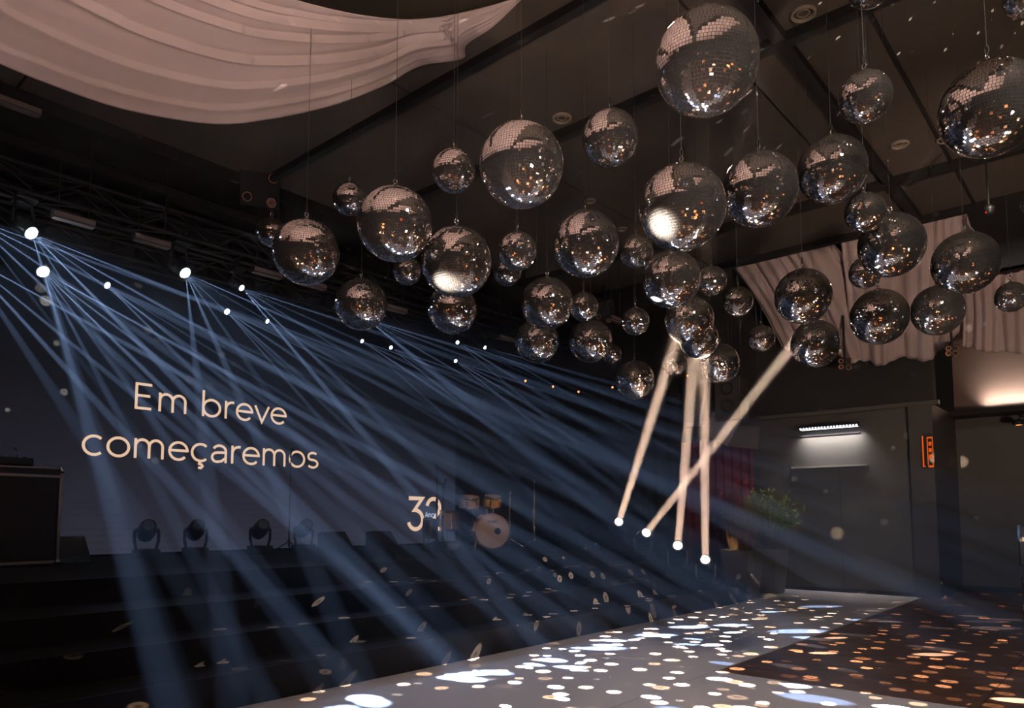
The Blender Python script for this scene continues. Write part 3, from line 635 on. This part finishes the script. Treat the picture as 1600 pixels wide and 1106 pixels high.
def blinder(pxs, X, r, lab, up):
    t0 = (onX(pxs[0][0], pxs[0][1], X) if X < -6 else onY(pxs[0][0], pxs[0][1], 13.5)) - EYE; t0 = t0.length / ray(*pxs[0]).length
    ps = [onT(u, v, t0) for u, v in pxs]; c = sum(ps, Vector()) / 4; t = empty('blinder_light', c); dn = (EYE - c).normalized()
    Mq = dn.to_track_quat('Z', 'Y').to_matrix().to_4x4()
    g = G(); w_ = max((p - c).length for p in ps) * .75
    bx = G().box((-w_ - r, -w_ - r, -.16), (w_ + r, w_ + r, -.05), .01); bx.v = [Mq @ q for q in bx.v]; bx.build('housing', m_beam, t)
    for p in ps:
        M = Matrix.Translation(p - c) @ Mq
        lp = G().lathe([(r * .25, -.10), (r * .6, -.08), (r * .9, -.03), (r, 0), (r * 1.08, .0), (r * 1.1, -.05)], 20, M).build('reflector', m_copper, t, True)
        G().lathe([(.001, -.04), (r * .22, -.05), (r * .22, -.1)], 12, M).build('bulb', m_glass, lp, True)
    G().tube([(0, 0, 0) if False else Vector((0, 0, w_)), (0, 0, up - c.z)], .02, 6).build('hanging_pole', m_beam, t)
    tag(t, lab, 'stage light')
blinder([(388, 268), (427, 279), (386, 307), (424, 317)], -8.9, .058, 'four-lamp blinder with copper reflectors left of the first mirror balls', CH - .02)
blinder([(937, 470), (953, 475), (935, 495), (951, 500)], -8.0, .050, 'small four-lamp blinder in the middle behind a tiny mirror ball', CH - .02)
blinder([(1482, 544), (1493, 544), (1482, 552), (1493, 552)], -3.1, .040, 'small four-lamp blinder under the hem of the right drapes', CH - .02)
blinder([(1314, 564), (1326, 565), (1314, 573), (1326, 574)], -4.2, .040, 'small dark four-lamp blinder below the left drape', CH - .02)
for (u, v, X, wh_) in ((821, 595, -8.2, 'first from the left'), (864, 604, -8.2, 'second from the left'), (904, 612, -8.2, 'third from the left'), (957, 605, -7.8, 'just left of the lowest mirror ball'), (1074, 587, -7.2, 'between the warm beams')):
    p = onX(u, v, X); t = empty('pea_lamp', p)
    G().lathe([(.001, -.022), (.014, -.016), (.02, 0), (.014, .016), (.006, .022)], 12).build('bulb', m_amberled, t, True)
    G().lathe([(.012, .018), (.012, .05), (.004, .055)], 10).build('socket', m_blackp, t, True)
    G().tube([(0, 0, .05), (0, 0, CH - .02 - p.z)], .004, 4).build('cord', m_beam, t)
    tag(t, 'tiny orange pea lamp over the far stage, ' + wh_, 'lamp', 'tiny orange lamps in a row over the far stage')
p = onY(1545, 329, 9.6); t = empty('camera_dome', p)
G().lathe([(.001, -.05), (.04, -.04), (.055, 0), (.06, .03), (.03, .06)], 16).build('housing', m_blackp, t, True); G().lathe([(.001, -.056), (.012, -.05), (.012, -.04)], 8, Matrix.Translation((-.02, -.03, .02))).build('indicator', m_redled, t)
g = G().tube([(0, 0, .05), (0, 0, CH - p.z)], .012, 6).build('drop_pole', m_beam, t)
tag(t, 'small black ceiling device with a red light near the right edge', 'device')
# projector-like black device and bar near the upper right
# ------------------------------------------------------------------ things on the stage
ZF = ZS[3]
def at(u, v): p = onZ(u, v, ZF); return p
for i, (u, v, lab) in enumerate(((228, 866, 'unlit moving head on the stage floor, first from the left, nearest the case'), (305, 863, 'second unlit moving head from the left on the stage floor'), (406, 859, 'third unlit moving head from the left, just left of the thin stand'), (474, 857, 'fourth unlit moving head, just right of the thin stand'))):
    p = onX(u, v, -9.75); p.z = ZF; d = Vector((.75, -.2, .35)).normalized(); sc = 1.0
    s = p + Vector((0, 0, .36 * sc)) + d * .17 * sc
    moving_head(s, s + d, m_glass, False, sc, lab, 'unlit moving heads standing on the stage')
def wedge(u, v, wd, lab, grp=None):
    p = onX(u, v, -9.55); p.z = ZF; t = empty('floor_monitor', p); dx = .36; h = .30; y = wd / 2
    G().add([(0.05, -y, 0), (.05, y, 0), (-dx, -y, 0), (-dx, y, 0), (-.02, -y, .08), (-.02, y, .08), (-.22, -y, h), (-.22, y, h), (-dx, -y, h - .02), (-dx, y, h - .02)],
            [(0, 1, 5, 4), (4, 5, 7, 6), (6, 7, 9, 8), (8, 9, 3, 2), (0, 2, 3, 1), (0, 4, 6, 8, 2), (1, 3, 9, 7, 5)]).build('cabinet', m_blackp, t)
    G().add([(-.022 + .008, -y + .03, .09), (-.022 + .008, y - .03, .09), (-.215 + .008, y - .03, h - .01), (-.215 + .008, -y + .03, h - .01)], [(0, 1, 2, 3)]).build('grille', mat('grille_brown', (.05, .035, .028), .7), t)
    tag(t, lab, 'speaker', grp)
wedge(535, 853, .42, 'left black floor monitor wedge on the stage', 'floor monitor wedges'); wedge(608, 851, .42, 'right black floor monitor wedge, left of the number 32', 'floor monitor wedges'); wedge(117, 868, .34, 'small black floor monitor just right of the case')
def stand(u, v, h, lab, m, boom=None, mic=False, cat='stand', x=None):
    p = at(u, v); t = empty('microphone_stand', p)
    g = G()
    for k in range(3):
        a = k * 2.094 + .4; g2 = G().tube([(0, 0, .16), (.26 * math.cos(a), .26 * math.sin(a), .012)], .009, 6).build('leg', m, t)
        G().tube([(.25 * math.cos(a), .25 * math.sin(a), .016), (.285 * math.cos(a), .285 * math.sin(a), .012)], .014, 6).build('foot', m_blackp, t)
    G().tube([(0, 0, .08), (0, 0, h * .55)], .013, 8).build('lower_tube', m, t)
    G().tube([(0, 0, h * .55), (0, 0, h)], .009, 8).build('upper_tube', m, t)
    G().tube([(0, 0, h * .53), (0, 0, h * .58)], .022, 8).build('clutch', m, t); G().tube([(0, 0, h * .35), (.0, .04, h * .35)], .012, 6).build('wing_nut', m, t)
    G().tube([(0, 0, .14), (0, 0, .19)], .022, 8).build('leg_hub', m, t)
    tip = Vector((0, 0, h))
    if boom: b = Vector(boom); G().tube([tip - b * .2, tip + b], .007, 6).build('boom', m, t); G().lathe([(.02, -.02), (.024, 0), (.02, .02)], 10, Matrix.Translation(tip)).build('boom_clamp', m, t); tip = tip + b
    if mic:
        q = Vector((.3, -.1, .35)).normalized(); M = Matrix.Translation(tip) @ q.to_track_quat('Z', 'Y').to_matrix().to_4x4()
        G().lathe([(.001, -.08), (.010, -.08), (.014, .06), (.024, .075), (.026, .10), (.018, .125), (.001, .13)], 12, M).build('microphone', m_blackp, t, True)
    tag(t, lab, cat); return t
stand(451, 862, 1.52, 'thin black microphone stand in front of the last letters of the screen', m_blackp, None, True)
stand(682, 858, 1.45, 'tall dark stand beside the number 32', m_blackp, None)
stand(692, 858, .98, 'dark boom stand with a microphone over the amber tom', m_blackp, (-.05, .06, .10), True)
stand(740, 855, .93, 'chrome stand in front of the left rack tom', m_chrome, None)
stand(797, 856, .95, 'chrome stand just right of the bass drum', m_chrome, (.02, .03, .05))
stand(835, 856, 1.16, 'tallest chrome stand at the right with a short boom', m_chrome, (-.10, -.06, .08))
def drum(name, c, R, L, axis, lab, shell=m_amber, posts=None, legs=0, skin=m_head):
    t = empty(name, c); Mx = Vector(axis).normalized().to_track_quat('Z', 'Y').to_matrix().to_4x4()
    G().lathe([(R, -L / 2), (R * 1.01, 0), (R, L / 2)], 32, Mx).build('shell', shell, t, True)
    for s_ in (-1, 1):
        M = Mx @ Matrix.Translation((0, 0, s_ * L / 2)); g = G().lathe([(R * 1.0, -.022 * 1), (R * 1.05, -.02), (R * 1.055, .0), (R * 1.045, .016), (R * .98, .016)], 32, M).build('hoop', m_chrome if name != 'bass_drum' else m_amber, t, True)
        G().lathe([(.001, .004 * s_), (R * .985, .002 * s_)], 32, M).build('drum_skin', skin, t)
    n = 8 if R > .2 else 6; g = G()
    for k in range(n):
        a = 2 * math.pi * k / n; q = Vector((math.cos(a), math.sin(a), 0)) * (R * 1.05)
        g = G(); g.tube([Mx @ (q + Vector((0, 0, -L / 2))), Mx @ (q + Vector((0, 0, L / 2)))], .006, 5); g.tube([Mx @ (q + Vector((0, 0, -.03))), Mx @ (q + Vector((0, 0, .03)))], .012, 5); g.build('tension_rod', m_chrome, t)
    for k in range(legs):
        a = 2 * math.pi * k / legs + .5; q = Vector((math.cos(a) * R * 1.08, math.sin(a) * R * 1.08, 0)); G().tube([q + Vector((0, 0, .05)), Vector((q.x, q.y, -c.z + ZF + .02)), Vector((q.x * 1.12, q.y * 1.12, -c.z + ZF + .005))], .009, 6).build('leg', m_chrome, t)
    return tag(t, lab, 'drum')
ax = Vector((.80, -.6, 0)).normalized()
pb = at(769, 858); R = .28; cB = pb + Vector((0, 0, R + .02)) - ax * .2
bd = drum('bass_drum', cB, R, .42, ax, 'bass drum with a pinkish front skin and round port hole')
Mb = ax.to_track_quat('Z', 'Y').to_matrix().to_4x4(); fz = .225
G().lathe([(.001, fz), (.052, fz), (.055, fz - .004)], 20, Matrix.Translation(Vector((0, 0, 0))) @ Mb @ Matrix.Translation((.09 if (Mb @ Vector((1, 0, 0))).dot(RC @ Vector((1, 0, 0))) > 0 else -.09, 0, 0))).build('port_hole', m_black, bd)
rgt = Vector((0, 0, 1)).cross(ax).normalized()
bd.children[-1].location = -Vector((0, 0, .05))
gl = G(); xx = 0
PE = {'P': (.5, [[(.1, 0), (.1, .7), (.3, .7)] + arc(.3, .53, .15, .17, 90, -90, 8) + [(.1, .36)]]), 'l': (.25, [[(.12, 0), (.12, .74)]])}
for ch in 'Pearl':
    wd, st_ = PE[ch] if ch in PE else glyph(ch)
    for s_ in st_: ribbon(gl, s_, .12, lambda q, x=xx: ax * .231 + rgt * ((x + q[0] - 1.2) * .068) + Vector((0, 0, .14 + q[1] * .06)))
    xx += wd
gl.build('lettering', m_black, bd)
for s_ in (-1, 1):
    q = rgt * s_ * R * .9 + ax * .15; G().tube([q + Vector((0, 0, -.1)), q * 1.2 + ax * .1 + Vector((0, 0, -R - .015))], .010, 6).build('spur', m_chrome, bd)
    G().tube([rgt * s_ * .05 + Vector((0, 0, R * .95)), rgt * s_ * .07 + Vector((0, 0, R + .30))], .011, 6).build('tom_post', m_chrome, bd)
for (u, v, s_, lab) in ((734, 784, -1, 'left amber rack tom above the bass drum'), (770, 783, 1, 'right amber rack tom above the bass drum')):
    c = onX(u, v, cB.x + .03); drum('rack_tom', c, .15, .17, (.25, -.15, 1), lab)
cf = onX(702, 813, at(702, 850).x); drum('floor_tom', Vector((cf.x, cf.y, cf.z)), .19, .36, (.02, 0, 1), 'large amber floor tom left of the bass drum', legs=3)
cs_ = onX(672, 825, -9.6); drum('snare_drum', cs_, .13, .30, (.1, 0, 1), 'small dark drum left of the amber floor tom', shell=mat('dark_lacquer', (.08, .03, .02), .3), legs=3)
p = at(700, 862); t = empty('stage_box', p); G().box((-.15, -.17, 0), (.12, .15, .17), .012).build('body', m_blackp, t); G().box((.121, -.13, .04), (.128, .11, .13)).build('panel', mat('panel_grey', (.12, .12, .13), .5), t); tag(t, 'low black box under the amber floor tom', 'box')
# flight case / booth at the left edge
pc = onX(89, 870, -9.2); pc.z = ZF; top = onX(97, 731, pc.x).z; t = empty('flight_case', (pc.x, pc.y - .75, ZF)); w2 = .75; hh = top - ZF
G().box((-.6, -w2 + .0, .02), (-.012, w2, hh - .02)).build('body', mat('case_panel', (.028, .021, .018), .22), t)
def bar(a, b, nm='edge_trim', r=.017): G().box((min(a[0], b[0]) - r, min(a[1], b[1]) - r, min(a[2], b[2]) - r), (max(a[0], b[0]) + r, max(a[1], b[1]) + r, max(a[2], b[2]) + r), .005).build(nm, m_alu, t)
bar((0, -w2, .03), (0, w2, .03)); bar((0, w2, .03), (0, w2, hh - .03)); bar((0, -w2, .03), (0, -w2, hh - .03)); bar((0, -w2, hh - .10), (0, w2, hh - .10)); bar((0, -w2, hh - .01), (0, w2, hh - .01), r=.012)
bar((-.6, w2, hh - .01), (0, w2, hh - .01), r=.012); bar((-.6, w2, .03), (0, w2, .03)); bar((-.6, w2, .03), (-.6, w2, hh - .03))
for z_ in (.03, hh - .03): G().lathe([(.001, -.04), (.03, -.028), (.04, 0), (.03, .028), (.001, .04)], 14, Matrix.Translation((.01, w2, z_))).build('ball_corner', m_chrome, t, True)
tag(t, 'large black flight case with aluminium edges at the left end of the stage', 'case')
q = onX(14, 712, pc.x - .2); t = empty('mixing_console', (pc.x - .3, q.y, top + .012))
G().box((-.22, -.35, 0.002), (.18, .22, .09), .012).build('body', m_blackp, t)
for a in range(6): G().lathe([(.012, .09), (.012, .105), (.001, .107)], 8, Matrix.Translation((.1, -.2 + a * .07, 0))).build('knob', m_chrome, t)
G().tube([(0, .12, .09), (.02, .10, .17), (.06, .06, .2)], .006, 6).build('gooseneck_lamp', m_chrome, t)
tag(t, 'small control desk standing on the flight case', 'console')
# little black boxes with indicator lights on the steps
for (u, v, X, z, m_, lab) in ((926, 842, -7.2, ZF, m_blueled, 'small black box with a blue light at the stage edge'),):
    p = onX(u, v, -7.0); p.z = z; t = empty('power_box', p); G().box((-.08, -.12, 0), (.06, .12, .12), .01).build('body', m_blackp, t); G().box((.06, -.015, .08), (.066, .005, .092)).build('indicator', m_, t); tag(t, lab, 'box')
# hanging boards and speaker by the stage end
def board(pts, Y, th, lab, m):
    P = [onY(u, v, Y) for u, v in pts]; c = sum(P, Vector()) / len(P); t = empty('hanging_board', c); n = len(P)
    G().add([q - c for q in P] + [q - c + Vector((0, th, 0)) for q in P], [tuple(range(n)), tuple(range(2 * n - 1, n - 1, -1))] + [(i, (i + 1) % n, (i + 1) % n + n, i + n) for i in range(n)]).build('panel', m, t)
    hi = max(P, key=lambda q: q.z)
    for q in sorted(P, key=lambda q: -q.z)[:2]: G().tube([q - c, (q.x - c.x, q.y - c.y, CH - .02 - c.z)], .006, 4).build('cable', cab_m, t)
    tag(t, lab, 'panel')
board([(1113, 643), (1160, 652), (1136, 697), (1104, 681)], 13.4, .03, 'tilted pale grey board hung above the red curtain', m_lav)
board([(1146, 664), (1186, 667), (1183, 702), (1138, 697)], 13.7, .05, 'brown board hung just right of the pale grey one', mat('brown_board', (.09, .07, .055), .7))
p = onY(1140, 625, 13.5); t = empty('hanging_speaker', p)
G().box((-.22, -.2, -.42), (.30, .2, .42), .015).build('cabinet', mat('speaker_dark', (.05, .042, .036), .6), t)
for z_ in (.2, -.14): G().torus((.04, -.205, z_), .12, .012, 'Y', 24, 6).build('driver_ring', m_blackp, t, True); G().lathe([(.001, .03), (.05, .02), (.12, -.005)], 24, Matrix.Translation((.04, -.206, z_)) @ Matrix.Rotation(-math.pi / 2, 4, 'X')).build('driver_cone', m_blackp, t, True)
G().tube([(0, 0, .42), (0, 0, CH - .02 - p.z)], .01, 6).build('suspension', m_beam, t)
tag(t, 'dark two-driver loudspeaker hung above the grey board', 'speaker')
# ------------------------------------------------------------------ planters
def planter(u, v, wd, h, lab):
    p = onZ(u, v, .004); t = empty('planter', p + Vector((0, .22, 0))); a = wd / 2; b = wd * .36; g = G()
    def ring(r, z, c=.06): return [Vector((x, y, z)) for x, y in ((-r + c, -r), (r - c, -r), (r, -r + c), (r, r - c), (r - c, r), (-r + c, r), (-r, r - c), (-r, -r + c))]
    R_ = [ring(b, 0), ring((a + b) / 2, h * .5), ring(a, h), ring(a - .03, h), ring(a - .035, h - .07)]; vs = [q for r in R_ for q in r]; fs = [tuple(range(8))]
    for i in range(4):
        for k in range(8): fs.append((i * 8 + k, i * 8 + (k + 1) % 8, (i + 1) * 8 + (k + 1) % 8, (i + 1) * 8 + k))
    g.add(vs, fs).build('pot', m_pot, t)
    g = G(); g.add([Vector((q.x, q.y, h - .06)) for q in ring(a - .036, 0)], [tuple(range(8))]).build('soil', m_black, t)
    return t, p, h
def leaf(g, p, d, L, W, rn):
    d = d.normalized(); s = d.cross(Vector((rn.uniform(-1, 1), rn.uniform(-1, 1), rn.uniform(.2, 1)))); s = s.normalized() if s.length > .01 else Vector((1, 0, 0)); u = s.cross(d).normalized()
    b = len(g.v); g.v += [p, p + d * L * .45 + s * W / 2 + u * .1 * L, p + d * L, p + d * L * .45 - s * W / 2 + u * .1 * L, p + d * L * .45]; g.f += [(b, b + 1, b + 4), (b + 1, b + 2, b + 4), (b + 2, b + 3, b + 4), (b + 3, b, b + 4)]
rn = random.Random(5)
t, p, h = planter(1152, 934, .62, .82, ''); tag(t, 'left tall grey planter with dry grasses, beside the warm beam lights', 'planter')
g = G(); g2 = G()
for k in range(130):
    a = rn.uniform(0, 6.28); r = rn.uniform(0, .22); b0 = Vector((r * math.cos(a), r * math.sin(a), h - .07)); L = rn.uniform(.5, 1.15); tp = b0 + Vector((math.cos(a) * L * rn.uniform(.05, .35), math.sin(a) * L * .2, L))
    mid = b0.lerp(tp, .55) + Vector((0, 0, .06)); g.tube([b0, mid, tp], [.004, .003, .001], 3, False)
    for j in range(3):
        q = b0.lerp(tp, rn.uniform(.55, 1)); leaf(g2, q, Vector((rn.uniform(-1, 1), rn.uniform(-1, 1), rn.uniform(0, 1.2))), rn.uniform(.05, .12), .018, rn)
o = g.build('grass_stems', m_leafd, t); o['kind'] = 'stuff'; o = g2.build('foliage', mat('leaf_grey_green', (.12, .13, .06), .6, noise=.4, nscale=8), t); o['kind'] = 'stuff'
t, p, h = planter(1197, 927, .56, .80, ''); tag(t, 'right grey planter with a leafy green shrub', 'planter')
g = G(); g2 = G()
rt = RC @ Vector((1, 0, 0)); rt.z = 0; rt.normalize()
for k in range(30):
    a = rn.uniform(0, 6.28); r = rn.uniform(.02, .16); b0 = Vector((r * math.cos(a), r * math.sin(a), h - .07)); L = rn.uniform(.45, 1.22)
    sp = rn.uniform(.08, .62); tp = b0 + Vector((math.cos(a) * sp, math.sin(a) * sp, 0)) + rt * .08 - rt * .10 * (L > .8) + Vector((0, 0, L if sp < .45 else L * .85))
    if k == 0: tp = b0 + rt * .72 + Vector((0, 0, .78))
    if k == 1: tp = b0 + rt * .60 + Vector((0, 0, .60))
    mid = b0.lerp(tp, .5) + Vector((0, 0, .14)); g.tube([b0, mid, tp], [.010, .007, .003], 5, False)
    for j in range(11):
        f = rn.uniform(.55, 1.0); q = mid.lerp(tp, (f - .5) * 2); dd = Vector((rn.uniform(-1, 1), rn.uniform(-1, 1), rn.uniform(-.1, 1))); e = q + dd.normalized() * rn.uniform(.04, .17); g.tube([q, e], [.003, .001], 3, False)
        for i in range(8):
            leaf(g2, q.lerp(e, rn.uniform(.3, 1)), dd + Vector((rn.uniform(-1, 1), rn.uniform(-1, 1), rn.uniform(-.6, 1))), rn.uniform(.035, .062), .026, rn)
o = g.build('branches', m_stem, t); o['kind'] = 'stuff'; o = g2.build('foliage', m_leaf, t); o['kind'] = 'stuff'
lamp('planter_uplight', 'SPOT', onZ(1139, 925, .04) + Vector((-.1, -.1, .75)), onZ(1150, 925, 0) + Vector((0, .1, 1.7)), 22, (1, .55, .2), size=60, blend=.6, radius=.02, vol=.3)
lamp('drum_fill', 'SPOT', (-5.4, 6.2, 4.9), cB, 130, (1, .72, .50), size=15, blend=.8, radius=.05, vol=0)  # added warm fill to brighten the drum kit
lamp('shrub_fill', 'SPOT', (-3.4, 9.5, 4.6), onZ(1200, 925, 0) + Vector((0, .2, 1.6)), 480, (1, .85, .6), size=15, blend=.8, radius=.04, vol=.15)  # added fill to brighten the shrub
# ------------------------------------------------------------------ wall wash lights and sign
def wash(ua, ub, v1a, v1b, Y, lab, up, e):
    a = onY(ua, v1a, Y - .16); b = onY(ub, v1b, Y - .16); z = (a.z + b.z) / 2; c = Vector(((a.x + b.x) / 2, Y - .16, z)); t = empty('wall_wash_light', c); w_ = (b.x - a.x) / 2
    G().box((-w_, -.05, -.035), (w_, .05, .045), .008).build('housing', m_blackp, t)
    n = max(8, int(w_ * 2 / .055))
    for i in range(n):
        x = -w_ + (i + .5) * 2 * w_ / n; zz = -.036 if not up else .046
        G().box((x - .014, -.056, -.028 if not up else .010), (x + .014, -.049, -.004 if not up else .034)).build('led', m_led, t)
    G().box((-w_ + .02, -.04, (-.040 if not up else .045)), (w_ - .02, .04, (-.036 if not up else .049))).build('diffuser', m_led, t)
    for s_ in (-1, 1): G().box((s_ * w_ * .8 - .02, .05, -.02), (s_ * w_ * .8 + .02, .16, .02)).build('bracket', m_beam, t)
    tag(t, lab, 'wall light')
    for sgn, pw in (((-1, e),) if not up else ((1, e), (-1, e * .35))):
        l = lamp('wash_strip', 'AREA', c + Vector((0, 0.02, sgn * .06)), c + Vector((0, .42, sgn * 1.0)), pw, (.94, .92, 1.0) if sgn < 0 else (1, .95, .93), shape='RECTANGLE', size=2 * w_, vol=0, spread=math.radians(100)); l.data.size_y = .04
        l.rotation_euler = (math.atan2(.35, 1) if sgn < 0 else math.pi - math.atan2(.35, 1), 0, 0)
wash(1250, 1342, 669, 663, YW, 'lit wall wash light above the olive wall with a glowing patch beneath', False, 20)
wash(1537, 1640, 645, 633, 16.2, 'wall wash light at the right edge throwing light up the brown wall', True, 20)
a = onY(1238, 731, YW); b = onY(1356, 722, YW)
G().box((a.x, YW - .07, a.z - .02), (b.x, YW, a.z + .012)).build('wall_ledge', mat('ledge_grey', (.28, .26, .22), .5), wb)
G().box((a.x, YW - .03, onY(1290, 679, YW).z - .015), (b.x - .1, YW, onY(1290, 679, YW).z + .015)).build('wall_rail', m_beam, wb)
# orange sign on the pillar
c = onY(1449, 705, YW - .14); t = empty('orange_sign', c); G().box((-.09, 0, -.30), (.10, .02, .30)).build('backing', m_blackp, t)
def ob(x0, x1, z0, z1): G().box((x0, -.012, z0), (x1, .0, z1)).build('light_bar', m_orange, t)
ob(-.075, -.055, -.26, .27); ob(-.075, -.035, -.27, -.25); ob(.0, .012, -.24, .24); ob(.078, .09, -.27, .22); ob(.0, .09, .22, .245); ob(.01, .09, -.28, -.245)
for z_ in (.13, .02, -.09): ob(.025, .066, z_ - .035, z_ + .03)
tag(t, 'narrow upright orange illuminated sign on the dark pillar', 'sign')
# spot fixture over the recess, table fan of the far right
p = onY(1592, 661, 15.5); t = empty('bracket_lamp', p); G().lathe([(.001, -.03), (.09, -.03), (.10, .0), (.08, .05), (.02, .07)], 20).build('body', m_blackp, t, True); G().lathe([(.001, -.034), (.05, -.033)], 16).build('lamp_face', m_amberled, t); G().tube([(0, 0, .06), (0, .3, .18), (0, .65, .18)], .012, 6).build('arm', m_beam, t); tag(t, 'small amber lit lamp beneath the right wall light', 'lamp')
# dark chair back at the right edge
p = onZ(1628, 990, .0); t = empty('chair', p); Mz = Matrix.Rotation(.5, 4, 'Z')
def rb(g): g.v = [Mz @ q for q in g.v]; return g
rb(G().box((-.2, -.04, .78), (.24, .03, 1.30), .035)).build('backrest', m_blackp, t)
rb(G().box((-.21, -.48, .60), (.22, -.02, .68), .03)).build('seat', m_blackp, t)
for (x, y, zt) in ((-.18, -.44, .6), (.18, -.44, .6), (-.17, .0, .8), (.18, .0, .8)): rb(G().tube([(x, y, 0), (x, y, zt)], .014, 8)).build('leg', m_blackp, t)
rb(G().tube([(-.18, -.44, .22), (.18, -.44, .22)], .01, 6)).build('footrest', m_blackp, t)
tag(t, 'black high chair cut off by the right edge of the frame', 'chair')
# wall lamps behind the camera that the balls mirror
for i, (x, y, col, en) in enumerate(((7.8, -2.0, 0, 0), (7.8, 2.2, 0, 0), (7.8, 6.4, 0, 0), (3.5, -8.0, 1, 0), (0.2, -8.0, 1, 0), (-3.2, -8.0, 1, 0), (-6.4, -8.0, 1, 0))):
    t = empty('wall_lamp', (x, y, 1.9)); n = Vector((-1, 0, 0)) if col == 0 else Vector((0, 1, 0)); s_ = Vector((0, 1, 0)) if col == 0 else Vector((1, 0, 0))
    g = G(); P = [-s_ * .5 + n * .1, s_ * .5 + n * .1]; g.tube(P, .035, 8); g.build('tube', m_orange, t); G().tube([-s_ * .55 + n * .04, s_ * .55 + n * .04], .04, 6).build('holder', m_blackp, t)
    tag(t, 'orange tube lamp, ' + ('nearest', 'middle', 'farthest')[i] + ' on the side wall right of the camera' if i < 3 else 'orange tube lamp on the wall behind the camera, ' + ('first', 'second', 'third', 'fourth')[i - 3] + ' from the side wall', 'lamp', 'orange wall tubes behind the camera')
